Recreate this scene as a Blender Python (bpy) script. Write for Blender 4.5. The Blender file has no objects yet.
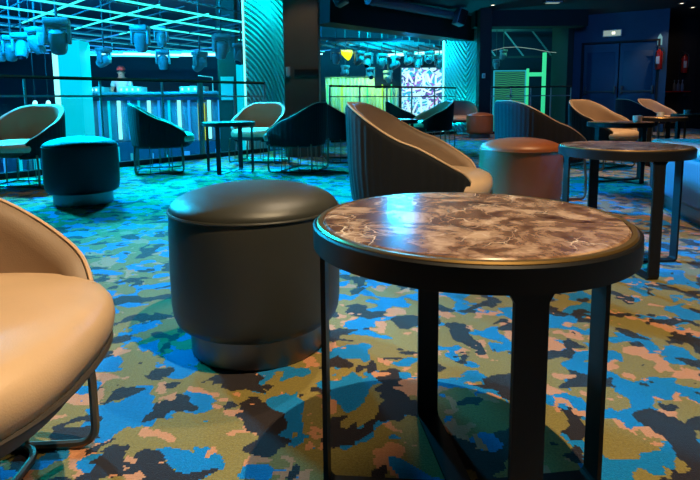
import bpy, bmesh, math, random
from mathutils import Vector, Matrix
PI = math.pi
R = math.radians
C = bpy.context.scene.collection
random.seed(7)

# ------------------------------------------------------------------ materials
MATS = {}
def pm(name, col, rough=0.5, metal=0.0, coat=0.0, spec=0.5, bump=0.0, bscale=200, sheen=0.0, emi=None, es=0.0, trans=0.0):
    m = bpy.data.materials.new(name); m.use_nodes = True
    nt = m.node_tree; b = nt.nodes['Principled BSDF']
    b.inputs['Base Color'].default_value = (*col, 1)
    b.inputs['Roughness'].default_value = rough
    b.inputs['Metallic'].default_value = metal
    b.inputs['Coat Weight'].default_value = coat
    b.inputs['Specular IOR Level'].default_value = spec
    b.inputs['Sheen Weight'].default_value = sheen
    b.inputs['Transmission Weight'].default_value = trans
    if emi:
        b.inputs['Emission Color'].default_value = (*emi, 1)
        b.inputs['Emission Strength'].default_value = es
    if bump > 0:
        tc = nt.nodes.new('ShaderNodeTexCoord')
        n = nt.nodes.new('ShaderNodeTexNoise'); n.inputs['Scale'].default_value = bscale; n.inputs['Detail'].default_value = 3
        bp = nt.nodes.new('ShaderNodeBump'); bp.inputs['Strength'].default_value = bump; bp.inputs['Distance'].default_value = 0.002
        nt.links.new(tc.outputs['Object'], n.inputs['Vector'])
        nt.links.new(n.outputs['Fac'], bp.inputs['Height']); nt.links.new(bp.outputs['Normal'], b.inputs['Normal'])
        # slight tonal wear of the surface itself
        n2 = nt.nodes.new('ShaderNodeTexNoise'); n2.inputs['Scale'].default_value = 9; n2.inputs['Detail'].default_value = 4
        mx = nt.nodes.new('ShaderNodeMix'); mx.data_type = 'RGBA'
        mx.inputs[6].default_value = (*[c * 0.86 for c in col], 1); mx.inputs[7].default_value = (*[min(1, c * 1.1) for c in col], 1)
        nt.links.new(tc.outputs['Object'], n2.inputs['Vector'])
        nt.links.new(n2.outputs['Fac'], mx.inputs[0]); nt.links.new(mx.outputs[2], b.inputs['Base Color'])
    MATS[name] = m
    return m

class NT:
    def __init__(s, name):
        s.m = bpy.data.materials.new(name); s.m.use_nodes = True; s.t = s.m.node_tree
        s.b = s.t.nodes['Principled BSDF']; MATS[name] = s.m
    def n(s, typ, **kw):
        x = s.t.nodes.new(typ)
        for k, v in kw.items():
            if k.startswith('i_'):
                x.inputs[k[2:].replace('_', ' ')].default_value = v
            else: setattr(x, k, v)
        return x
    def l(s, a, b): s.t.links.new(a, b)
    def math(s, op, a, b=None, clamp=False):
        x = s.t.nodes.new('ShaderNodeMath'); x.operation = op; x.use_clamp = clamp
        for i, v in enumerate((a, b)):
            if v is None: continue
            if isinstance(v, (int, float)): x.inputs[i].default_value = v
            else: s.l(v, x.inputs[i])
        return x.outputs[0]
    def mix(s, fac, a, b):
        x = s.t.nodes.new('ShaderNodeMix'); x.data_type = 'RGBA'
        for sock, v in ((x.inputs[0], fac), (x.inputs[6], a), (x.inputs[7], b)):
            if isinstance(v, tuple): sock.default_value = (*v, 1)
            elif isinstance(v, (int, float)): sock.default_value = v
            else: s.l(v, sock)
        return x.outputs[2]

def carpet_material():
    k = NT('camouflage_carpet')
    tc = k.n('ShaderNodeTexCoord')
    sn = k.n('ShaderNodeVectorMath', operation='SNAP'); sn.inputs[1].default_value = (0.0055, 0.0055, 1)
    k.l(tc.outputs['Object'], sn.inputs[0])
    def blob(seed, scale, thr, sx=1.0, detail=2.5, rough=0.55, dist=0.25):
        mp = k.n('ShaderNodeMapping'); mp.inputs['Location'].default_value = (seed, seed * 1.7, seed * .3)
        mp.inputs['Scale'].default_value = (sx, 1, 1); mp.inputs['Rotation'].default_value = (0, 0, 0.35)
        k.l(sn.outputs[0], mp.inputs[0])
        n = k.n('ShaderNodeTexNoise'); n.inputs['Scale'].default_value = scale; n.inputs['Detail'].default_value = detail
        n.inputs['Roughness'].default_value = rough; n.inputs['Distortion'].default_value = dist
        k.l(mp.outputs[0], n.inputs['Vector'])
        return k.math('GREATER_THAN', n.outputs['Fac'], thr)
    fine = k.n('ShaderNodeTexNoise'); fine.inputs['Scale'].default_value = 170; fine.inputs['Detail'].default_value = 4; fine.inputs['Roughness'].default_value = .75; k.l(tc.outputs['Object'], fine.inputs['Vector'])
    olive = k.mix(fine.outputs['Fac'], (0.06, 0.042, 0.006), (0.42, 0.32, 0.075))
    blue = k.mix(fine.outputs['Fac'], (0.0, 0.05, 0.16), (0.0, 0.32, 0.78))
    dark = k.mix(fine.outputs['Fac'], (0.008, 0.006, 0.007), (0.030, 0.020, 0.022))
    peach = k.mix(fine.outputs['Fac'], (0.38, 0.15, 0.06), (0.75, 0.33, 0.16))
    c = k.mix(blob(3.1, 8.4, 0.585), olive, peach)
    c = k.mix(blob(11.3, 7.4, 0.54), c, blue)
    c = k.mix(blob(23.7, 7.6, 0.56), c, dark)
    c = k.mix(blob(31.9, 11, 0.65), c, peach)
    k.l(c, k.b.inputs['Base Color'])
    k.b.inputs['Roughness'].default_value = 0.95; k.b.inputs['Specular IOR Level'].default_value = 0.05; k.b.inputs['Sheen Weight'].default_value = .26; k.b.inputs['Sheen Roughness'].default_value = .45
    
    f2 = k.n('ShaderNodeTexNoise'); f2.inputs['Scale'].default_value = 420; f2.inputs['Detail'].default_value = 2
    k.l(tc.outputs['Object'], f2.inputs['Vector'])
    bp = k.n('ShaderNodeBump'); bp.inputs['Strength'].default_value = 0.6; bp.inputs['Distance'].default_value = 0.004
    k.l(f2.outputs['Fac'], bp.inputs['Height']); k.l(bp.outputs['Normal'], k.b.inputs['Normal'])

def marble_material():
    k = NT('brown_marble')
    tc = k.n('ShaderNodeTexCoord')
    w = k.n('ShaderNodeTexNoise'); w.inputs['Scale'].default_value = 5; w.inputs['Detail'].default_value = 5
    k.l(tc.outputs['Object'], w.inputs['Vector'])
    off = k.n('ShaderNodeVectorMath', operation='MULTIPLY_ADD')
    off.inputs[1].default_value = (0.22, 0.22, 0.22)
    k.l(w.outputs['Color'], off.inputs[0]); k.l(tc.outputs['Object'], off.inputs[2])
    n1 = k.n('ShaderNodeTexNoise'); n1.inputs['Scale'].default_value = 19; n1.inputs['Detail'].default_value = 9; n1.inputs['Roughness'].default_value = .62
    k.l(off.outputs[0], n1.inputs['Vector'])
    r = k.n('ShaderNodeValToRGB'); e = r.color_ramp.elements
    e[0].position = .34; e[0].color = (0.055, 0.020, 0.010, 1); e[1].position = .64; e[1].color = (0.52, 0.33, 0.21, 1)
    x = e.new(.48); x.color = (0.20, 0.10, 0.056, 1)
    k.l(n1.outputs['Fac'], r.inputs[0])
    v = k.n('ShaderNodeTexVoronoi', feature='DISTANCE_TO_EDGE'); v.inputs['Scale'].default_value = 12
    k.l(off.outputs[0], v.inputs['Vector'])
    line = k.math('LESS_THAN', v.outputs['Distance'], 0.014)
    n2 = k.n('ShaderNodeTexNoise'); n2.inputs['Scale'].default_value = 7; k.l(tc.outputs['Object'], n2.inputs['Vector'])
    gate = k.math('MULTIPLY', line, k.math('MULTIPLY', k.math('SUBTRACT', n2.outputs['Fac'], 0.46, True), 6.0, True))
    v3 = k.n('ShaderNodeTexVoronoi', feature='DISTANCE_TO_EDGE'); v3.inputs['Scale'].default_value = 26
    k.l(off.outputs[0], v3.inputs['Vector'])
    l3 = k.math('MULTIPLY', k.math('LESS_THAN', v3.outputs['Distance'], 0.03), k.math('MULTIPLY', k.math('SUBTRACT', n2.outputs['Fac'], 0.5, True), 4.0, True))
    tot = k.math('MAXIMUM', gate, k.math('MULTIPLY', l3, .6))
    c = k.mix(tot, r.outputs[0], (0.80, 0.62, 0.46))
    k.l(c, k.b.inputs['Base Color'])
    k.b.inputs['Roughness'].default_value = .17; k.b.inputs['Coat Weight'].default_value = .15; k.b.inputs['Coat Roughness'].default_value = .05

def stripes_screen(name, a, b, strength, scale=9):
    k = NT(name)
    tc = k.n('ShaderNodeTexCoord')
    w = k.n('ShaderNodeTexWave', wave_type='RINGS'); w.inputs['Scale'].default_value = scale; w.inputs['Distortion'].default_value = 4
    w.inputs['Detail'].default_value = 1; w.inputs['Detail Scale'].default_value = .8
    k.l(tc.outputs['Object'], w.inputs['Vector'])
    c = k.mix(k.math('GREATER_THAN', w.outputs['Fac'], .55), a, b)
    k.b.inputs['Base Color'].default_value = (.01, .01, .01, 1)
    k.l(c, k.b.inputs['Emission Color']); k.b.inputs['Emission Strength'].default_value = strength

def graffiti_screen():
    k = NT('graffiti_picture')
    tc = k.n('ShaderNodeTexCoord')
    def band(seed, sc, thr, dist):
        mp = k.n('ShaderNodeMapping'); mp.inputs['Location'].default_value = (seed, 0, seed)
        k.l(tc.outputs['Object'], mp.inputs[0])
        n = k.n('ShaderNodeTexNoise'); n.inputs['Scale'].default_value = sc; n.inputs['Detail'].default_value = 1.5; n.inputs['Distortion'].default_value = dist
        k.l(mp.outputs[0], n.inputs['Vector'])
        d = k.math('ABSOLUTE', k.math('SUBTRACT', n.outputs['Fac'], .5))
        return k.math('LESS_THAN', d, thr)
    c = k.mix(band(2, 1.6, .09, 0), (.0, .10, .20), (.0, .42, .62))
    c = k.mix(band(9, 3.0, .035, 2.2), c, (.25, .12, .55))
    c = k.mix(band(5, 3.6, .06, 1.5), c, (.45, .85, 1.0))
    k.b.inputs['Base Color'].default_value = (.01, .01, .01, 1)
    k.l(c, k.b.inputs['Emission Color']); k.b.inputs['Emission Strength'].default_value = 1.4

carpet_material(); marble_material(); graffiti_screen()
stripes_screen('leaf_stripe_picture', (.0, .06, .09), (.05, .42, .16), .6, 6.5)
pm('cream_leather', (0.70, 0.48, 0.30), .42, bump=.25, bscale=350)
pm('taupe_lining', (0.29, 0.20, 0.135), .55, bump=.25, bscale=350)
pm('black_channel_fabric', (0.007, 0.008, 0.010), .75, spec=.2, bump=.35, bscale=600, sheen=.1)
pm('slate_leather', (0.034, 0.035, 0.029), .40, bump=.3, bscale=420)
pm('dark_leather', (0.012, 0.012, 0.014), .55, spec=.3, bump=.3, bscale=420)
pm('brown_leather', (0.30, 0.10, 0.03), .38, coat=.15, bump=.3, bscale=420)
pm('pale_leather', (0.45, 0.48, 0.46), .5, bump=.3, bscale=420)
pm('brushed_plinth', (0.17, 0.16, 0.15), .38, .8)
pm('piping', (0.05, 0.04, 0.035), .6)
pm('bronze_wire', (0.20, 0.155, 0.11), .35, .85)
pm('black_steel', (0.008, 0.008, 0.009), .45, .0, spec=.25)
pm('brass_edge', (0.50, 0.30, 0.10), .32, .9)
pm('rail_steel', (0.35, 0.37, 0.38), .45, .6)
pm('rail_wood', (0.30, 0.14, 0.08), .3, .5)
pm('dark_pillar_paint', (0.050, 0.040, 0.030), .6, bump=.3, bscale=60)
pm('navy_paint', (0.020, 0.075, 0.16), .6, bump=.15, bscale=60)
pm('navy_door', (0.016, 0.062, 0.14), .5, bump=.1, bscale=40)
pm('black_paint', (0.012, 0.013, 0.016), .7)
pm('ceiling_navy', (0.035, 0.055, 0.085), .8, bump=.2, bscale=20)
pm('club_wall', (0.02, 0.028, 0.05), .7)
pm('club_ceiling', (0.14, 0.17, 0.24), .7, bump=.4, bscale=4)
pm('white_relief', (0.45, 0.47, 0.48), .5)
pm('duct_metal', (0.18, 0.22, 0.30), .45, .4)
pm('fixture_grey', (0.32, 0.35, 0.38), .35, .1)
pm('fixture_dark', (0.05, 0.055, 0.06), .4)
pm('truss_metal', (0.16, 0.17, 0.20), .4, .6)
pm('white_plastic', (0.7, 0.72, 0.70), .4)
pm('extinguisher_red', (0.45, 0.02, 0.015), .3)
pm('label_white', (0.7, 0.72, 0.72), .5)
pm('skin', (0.50, 0.30, 0.22), .5)
pm('hair_dark', (0.03, 0.02, 0.015), .6)
pm('red_cap', (0.75, 0.06, 0.06), .7)
pm('white_shirt', (0.7, 0.68, 0.72), .8)
pm('dark_trousers', (0.02, 0.025, 0.04), .8)
pm('mixer_white', (0.55, 0.58, 0.58), .4)
pm('fabric_white', (0.6, 0.62, 0.6), .7)
pm('lens', (0.02, 0.03, 0.05), .1, coat=1)
def em(name, col, s): return pm(name, tuple(c * .2 for c in col), .4, emi=col, es=s)
pm('pale_leather_blue_lit', (0.10, 0.17, 0.24), .5, bump=.3, bscale=420)  # pale bench leather with the blue light on its sides put into the colour
em('teal_tube', (.04, .85, .72), 1.6)
em('teal_tube_dim', (.02, .42, .55), .7)
em('blue_tube', (.02, .34, .85), .9)
em('white_cyan_tube', (.45, .95, 1.0), 1.8)
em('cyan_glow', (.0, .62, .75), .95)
em('cyan_strip', (.25, 1.0, .95), 1.7)
em('green_tube', (.05, .80, .35), .9)
em('lime_tube', (.45, .85, .05), .9)
em('yellow_lamp', (.75, .85, .02), 1.3)
em('yellow_sign', (.75, .75, .02), .8)
em('warm_lamp', (1.0, .75, .5), 6.0)
em('pale_lamp', (.45, .60, .52), .55)
em('lamp_core', (1.0, .95, .7), 1.6)
em('tiny_blue', (.2, .6, 1.0), 2.0)
em('cold_bulb', (.3, .9, 1.0), 3.0)
em('pale_cyan_sign', (.25, .55, .55), .5)
k = NT('clear_glass')
tr = k.n('ShaderNodeBsdfTransparent'); tr.inputs[0].default_value = (.90, .97, .97, 1)
gl = k.n('ShaderNodeBsdfGlossy'); gl.inputs['Roughness'].default_value = .02
lw = k.n('ShaderNodeLayerWeight'); lw.inputs[0].default_value = .25
class _f: outputs = [k.math('MULTIPLY_ADD', k.math('POWER', lw.outputs['Facing'], 3.0), .35)]
fr = _f; fr.outputs[0].node.inputs[2].default_value = .03
mx = k.n('ShaderNodeMixShader'); k.l(fr.outputs[0], mx.inputs[0]); k.l(tr.outputs[0], mx.inputs[1]); k.l(gl.outputs[0], mx.inputs[2])
k.l(mx.outputs[0], k.t.nodes['Material Output'].inputs[0])

# ------------------------------------------------------------------ mesh helpers
class B:
    def __init__(s): s.bm = bmesh.new()
    def box(s, cx, cy, cz, sx, sy, sz, rz=0, bev=0, M=None, seg=2):
        t = bmesh.new(); bmesh.ops.create_cube(t, size=1)
        bmesh.ops.scale(t, vec=(sx, sy, sz), verts=t.verts)
        if bev > 0: bmesh.ops.bevel(t, geom=list(t.edges), offset=bev, segments=seg, affect='EDGES', profile=.5)
        m = Matrix.Translation((cx, cy, cz)) @ Matrix.Rotation(rz, 4, 'Z')
        if M: m = M @ m
        bmesh.ops.transform(t, matrix=m, verts=t.verts); s.add(t); return s
    def add(s, t):
        vm = {v: s.bm.verts.new(v.co) for v in t.verts}
        for f in t.faces:
            try: s.bm.faces.new([vm[v] for v in f.verts])
            except ValueError: pass
        t.free()
    def bar(s, p, q, w, h, up=(0, 0, 1)):
        p, q = Vector(p), Vector(q); d = (q - p); L = d.length; d.normalize()
        u = Vector(up)
        if abs(d.dot(u)) > .99: u = Vector((0, 1, 0))
        r = d.cross(u).normalized(); u = r.cross(d)
        pts = []
        for e in (p, q):
            for a, b in ((-1, -1), (1, -1), (1, 1), (-1, 1)):
                pts.append(s.bm.verts.new(e + r * a * w / 2 + u * b * h / 2))
        for i in range(4):
            j = (i + 1) % 4; s.bm.faces.new((pts[i], pts[j], pts[4 + j], pts[4 + i]))
        s.bm.faces.new(pts[3::-1]); s.bm.faces.new(pts[4:]); return s
    def tube(s, pts, r, seg=8, closed=False):
        pts = [Vector(p) for p in pts]; n = len(pts); rings = []; prev = None
        for i, p in enumerate(pts):
            if closed: d = (pts[(i + 1) % n] - pts[i - 1])
            else: d = (pts[min(i + 1, n - 1)] - pts[max(i - 1, 0)])
            d.normalize()
            if prev is None:
                u = Vector((0, 0, 1)) if abs(d.z) < .9 else Vector((1, 0, 0))
                a = d.cross(u).normalized()
            else:
                a = (prev - d * prev.dot(d)).normalized()
            prev = a; b = d.cross(a)
            rr = r[i] if isinstance(r, (list, tuple)) else r
            rings.append([s.bm.verts.new(p + (a * math.cos(2 * PI * k / seg) + b * math.sin(2 * PI * k / seg)) * rr) for k in range(seg)])
        for i in range(n if closed else n - 1):
            A, Bq = rings[i], rings[(i + 1) % n]
            sh = 0
            if closed and i == n - 1:
                sh = min(range(seg), key=lambda q: (A[0].co - Bq[q].co).length)
            for k in range(seg):
                s.bm.faces.new((A[k], A[(k + 1) % seg], Bq[(k + 1 + sh) % seg], Bq[(k + sh) % seg]))
        if not closed:
            s.bm.faces.new(rings[0][::-1]); s.bm.faces.new(rings[-1])
        return s
    def lathe(s, prof, seg=48, M=None, closed=False):
        rings = []
        for (r, z) in prof:
            if r < 1e-6: v = [s.bm.verts.new((0, 0, z))]
            else: v = [s.bm.verts.new((r * math.cos(2 * PI * k / seg), r * math.sin(2 * PI * k / seg), z)) for k in range(seg)]
            rings.append(v)
        n = len(rings)
        for i in range(n if closed else n - 1):
            A, Bq = rings[i], rings[(i + 1) % n]
            for k in range(seg):
                j = (k + 1) % seg
                if len(A) == 1 and len(Bq) == 1: continue
                if len(A) == 1: s.bm.faces.new((A[0], Bq[j], Bq[k]))
                elif len(Bq) == 1: s.bm.faces.new((A[k], A[j], Bq[0]))
                else: s.bm.faces.new((A[k], A[j], Bq[j], Bq[k]))
        if M:
            vs = [v for r_ in rings for v in r_]
            bmesh.ops.transform(s.bm, matrix=M, verts=vs)
        return s
    def prism(s, poly, z0, z1):
        a = [s.bm.verts.new((x, y, z0)) for x, y in poly]; b = [s.bm.verts.new((x, y, z1)) for x, y in poly]
        n = len(poly)
        s.bm.faces.new(a[::-1]); s.bm.faces.new(b)
        for i in range(n): s.bm.faces.new((a[i], a[(i + 1) % n], b[(i + 1) % n], b[i]))
        return s
    def build(s, name, mat, parent=None, smooth=True, angle=35):
        bmesh.ops.recalc_face_normals(s.bm, faces=s.bm.faces)
        me = bpy.data.meshes.new(name); s.bm.to_mesh(me); s.bm.free()
        me.materials.append(MATS[mat] if isinstance(mat, str) else mat)
        if smooth:
            for p in me.polygons: p.use_smooth = True
            try: me.set_sharp_from_angle(angle=R(angle))
            except Exception: pass
        o = bpy.data.objects.new(name, me); C.objects.link(o)
        if parent: o.parent = parent
        return o

def tag(o, label=None, cat=None, group=None, kind=None):
    if label: o['label'] = label
    if cat: o['category'] = cat
    if group: o['group'] = group
    if kind: o['kind'] = kind
    return o
def empty(name, loc=(0, 0, 0), rz=0):
    o = bpy.data.objects.new(name, None); C.objects.link(o); o.location = loc; o.rotation_euler = (0, 0, rz)
    o.empty_display_size = .05
    return o
def kids(o): return [c for c in C.objects if c.parent == o]
def copy_tree(o, loc=None, rz=None, label=None, group=None, parent=None):
    ch = kids(o)
    c = o.copy(); C.objects.link(c)
    if parent: c.parent = parent
    if loc: c.location = loc
    if rz is not None: c.rotation_euler = (0, 0, rz)
    if label: c['label'] = label
    if group: c['group'] = group
    for x in ch: copy_tree(x, parent=c)
    return c
def struct(b, name, mat, **k):
    o = b.build(name, mat, **k); o['kind'] = 'structure'; return o

# ------------------------------------------------------------------ lounge shell
RA, RB = (-2.777, 6.418), (-1.262, 8.25)             # first balustrade line
dx, dy = 1.752, 2.09
floor_poly = [(-6.4, -2.2), (8.6, -2.2), (8.6, 13.6), (7.15, 13.6), (5.2, 13.6), (4.95, 12.15), (2.6, 12.75), (-.45, 10.15), (-1.0, 8.6), (-3.65, 5.45), (-6.4, 2.17)]
struct(B().prism(floor_poly, -.3, 0), 'floor', 'camouflage_carpet', smooth=False)
ceil_poly = [(-6.4, -2.2), (8.6, -2.2), (8.6, 13.6), (5.2, 13.6), (4.95, 12.3), (2.75, 12.9), (-.5, 10.4), (-1.0, 8.75), (-3.6, 5.6), (-6.4, 2.3)]
struct(B().prism(ceil_poly, 2.72, 2.9), 'ceiling', 'ceiling_navy', smooth=False)
struct(B().box(1.1, -2.25, 1.35, 15, .1, 2.9), 'wall_back', 'black_paint', smooth=False)
struct(B().box(8.65, 5.7, 1.35, .1, 16, 2.9), 'wall_right', 'black_paint', smooth=False)
struct(B().box(-6.45, 0, 1.35, .1, 4.4, 2.9), 'wall_left', 'black_paint', smooth=False)
struct(B().box(6.95, 13.65, 1.35, 3.5, .1, 2.9), 'wall_alcove', 'black_paint', smooth=False)
struct(B().box(5.12, 13.2, 1.35, .14, 1.0, 2.9), 'wall_corner', 'black_paint', smooth=False)
# door wall, running from (5.35,13.25) to (7.05,12.25)
WA, WBp = Vector((5.35, 13.2, 0)), Vector((7.07, 12.2, 0))
wd = (WBp - WA).normalized(); wn = Vector((-wd.y, wd.x, 0)) * -1    # towards the lounge
WL = (WBp - WA).length; wrz = math.atan2(wd.y, wd.x)
def wall_pt(u, off, z): p = WA + wd * u + wn * off; return (p.x, p.y, z)
if wn.y > 0: wn = -wn
WM = Matrix.Translation(WA) @ Matrix.Rotation(wrz, 4, 'Z')          # local x along the wall, -y to the lounge
D0, D1, DH = .22, 1.84, 2.08
b = B(); b.box((D0) / 2, .08, 1.35, D0, .16, 2.74, M=WM); b.box((D1 + WL) / 2, .08, 1.35, WL - D1, .16, 2.74, M=WM)
b.box((D0 + D1) / 2, .08, (DH + 2.72) / 2, D1 - D0, .16, 2.72 - DH, M=WM)
struct(b, 'wall_front', 'navy_paint', smooth=False)
b = B(); b.box(D0 + .02, .05, DH / 2, .05, .13, DH, M=WM); b.box(D1 - .02, .05, DH / 2, .05, .13, DH, M=WM); b.box((D0 + D1) / 2, .05, DH - .02, D1 - D0, .13, .04, M=WM)
struct(b, 'trim_1', 'black_paint', smooth=False)
mid = (D0 + D1) / 2
for i, (a, c_, hx) in enumerate(((D0 + .05, mid - .012, -1), (mid + .012, D1 - .05, 1))):
    d = struct(B().box((a + c_) / 2, .06, DH / 2 - .02, c_ - a, .05, DH - .06, bev=.006, M=WM), 'door_%d' % (i + 1), 'navy_door', smooth=False)
    b = B(); z = .93
    b.bar(WM @ Vector((a + .06, -.04, z)), WM @ Vector((c_ - .06, -.04, z)), .035, .035)
    b.build('push_bar', 'fixture_dark', d)
    for xx in (a + .06, c_ - .06):
        B().box(xx, -.01, z + .03, .05, .09, .19, bev=.01, M=WM).build('latch_case', 'fixture_dark', d)
    B().box((a + c_) / 2, .028, 1.04, (c_ - a) - .16, .012, 1.6, bev=.004, M=WM).build('door_panel', 'navy_door', d)
struct(B().box((D0) / 2, -.008, .05, D0, .016, .1, M=WM), 'baseboard_front', 'black_paint', smooth=False)

# pillar beside the first balustrade
px_, py_ = -.645, 7.65
pl = struct(B().box(px_, py_, 1.35, .47, .5, 2.74, bev=.012), 'wall_pillar', 'dark_pillar_paint', smooth=False)
ns = empty('wall_sconce', (-.82, 7.40, 1.13)); tag(ns, 'small rounded blue-lit box fixed on the dark brown pillar', 'wall lamp')
B().box(0, -.035, .03, .055, .05, .13, bev=.02, seg=3).build('cover', 'fixture_grey', ns)
B().box(0, -.008, .03, .07, .016, .15, bev=.004).build('back_plate', 'fixture_dark', ns)
st = B().box(-.575, 7.387, 1.145, .33, .024, .09, bev=.004).build('rail_band', 'black_steel'); tag(st, 'short black horizontal band fixed across the dark brown pillar', 'band')
struct(B().box(2.97, 12.1, 1.35, .26, .3, 2.74, bev=.01), 'wall_column', 'black_paint', smooth=False)
cp = empty('wall_switch', (2.93, 11.92, 1.28)); tag(cp, 'small pale blue wall box on the slim black column', 'switch')
B().box(0, 0, .0, .07, .04, .11, bev=.01).build('housing', 'white_plastic', cp)
B().box(0, -.022, .0, .03, .01, .05, bev=.003).build('rocker', 'fixture_grey', cp)

# soffit beams
struct(B().bar((-.5, 10.3, 2.47), (2.75, 13.0, 2.40), .5, .56), 'trim_2', 'black_paint', smooth=False)
struct(B().bar((2.8, 12.45, 2.55), (5.3, 12.45, 2.55), .4, .36), 'trim_3', 'black_paint', smooth=False)

# ------------------------------------------------------------------ relief panels
def relief(name, w, h, depth, amp, fn, loc, rz, label, strip=None, nx=50, nz=420):
    root = empty(name, loc, rz); tag(root, label, 'wall panel')
    bm = bmesh.new(); g = []
    for j in range(nz + 1):
        row = []
        for i in range(nx + 1):
            x = (i / nx - .5) * w; z = j / nz * h
            row.append(bm.verts.new((x, -depth / 2 - amp * fn(x, z), z)))
        g.append(row)
    for j in range(nz):
        for i in range(nx): bm.faces.new((g[j][i], g[j][i + 1], g[j + 1][i + 1], g[j + 1][i]))
    x = B(); x.bm = bm; x.build('relief_face', 'white_relief', root)
    B().box(0, .0, h / 2, w, depth - .004, h).build('panel_core', 'white_relief', root, smooth=False)
    if strip:
        for sx in strip: B().box(sx * (w / 2 + .02), -depth / 2 - .01, h / 2, .028, .03, h).build('light_strip', 'cyan_strip', root, smooth=False)
    return root
def ridge(d, s): return .5 + .5 * math.sin(2 * PI * d / s)
relief('wave_relief_panel', .60, 2.7, .12, .034, lambda x, z: ridge(math.hypot((x + .75), (z - .1) * .62), .05), (-1.335, 8.72, 0), R(8),
       'tall cyan-lit panel carved with curved waves behind the railing end', strip=(-1,))
def herr(x, z):
    s = .13
    u = x - s
    return ridge(z * .75 - abs(u) * (0.9 if u < 0 else 1.2) - .5 * u * u, .10)
relief('leaf_relief_panel', .86, 2.42, .12, .036, herr, (2.62, 12.95, .0), R(14),
       'wide cyan-lit panel carved with a leaf pattern beside the slim black column', strip=(-1,))

# ------------------------------------------------------------------ balustrades
def rail(p, q, posts, label, thick=()):
    p, q = Vector((*p, 0)), Vector((*q, 0)); root = empty('balustrade', p, math.atan2(q.y - p.y, q.x - p.x))
    tag(root, label, 'railing'); L = (q - p).length
    B().bar((0, 0, 1.045), (L, 0, 1.045), .05, .018).build('top_rail', 'rail_wood', root)
    B().bar((0, 0, 1.027), (L, 0, 1.027), .03, .018).build('rail_channel', 'black_steel', root)
    B().bar((0, 0, .84), (L, 0, .84), .022, .022).build('middle_rail', 'rail_steel', root)
    B().bar((0, 0, .03), (L, 0, .03), .09, .06).build('kerb', 'black_steel', root)
    for t in posts:
        w = .055 if t in thick else .022
        B().bar((t * L, 0, .0), (t * L, 0, 1.02), w, w).build('post', 'rail_steel', root)
    ps = sorted(posts)
    for a, c_ in zip(ps, ps[1:]):
        B().box((a + c_) / 2 * L, 0, .44, (c_ - a) * L - .05, .010, .74).build('glass_pane', 'clear_glass', root, smooth=False)
    return root
rail((-4.9, 3.86), (-1.28, 8.20), (0, .14, .28, .42, .56, .70, .80, .90, 1.0), 'long glass railing with copper-brown top along the left edge', thick=(.80,))
rail((-.36, 9.98), (2.42, 12.40), (0, .2, .4, .6, .8, 1.0), 'glass railing behind the pillar in front of the green-lit stage')
rail((3.14, 12.1), (4.92, 12.1), (0, .25, .5, .75, 1.0), 'short glass railing between the slim black column and the corner')

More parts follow.
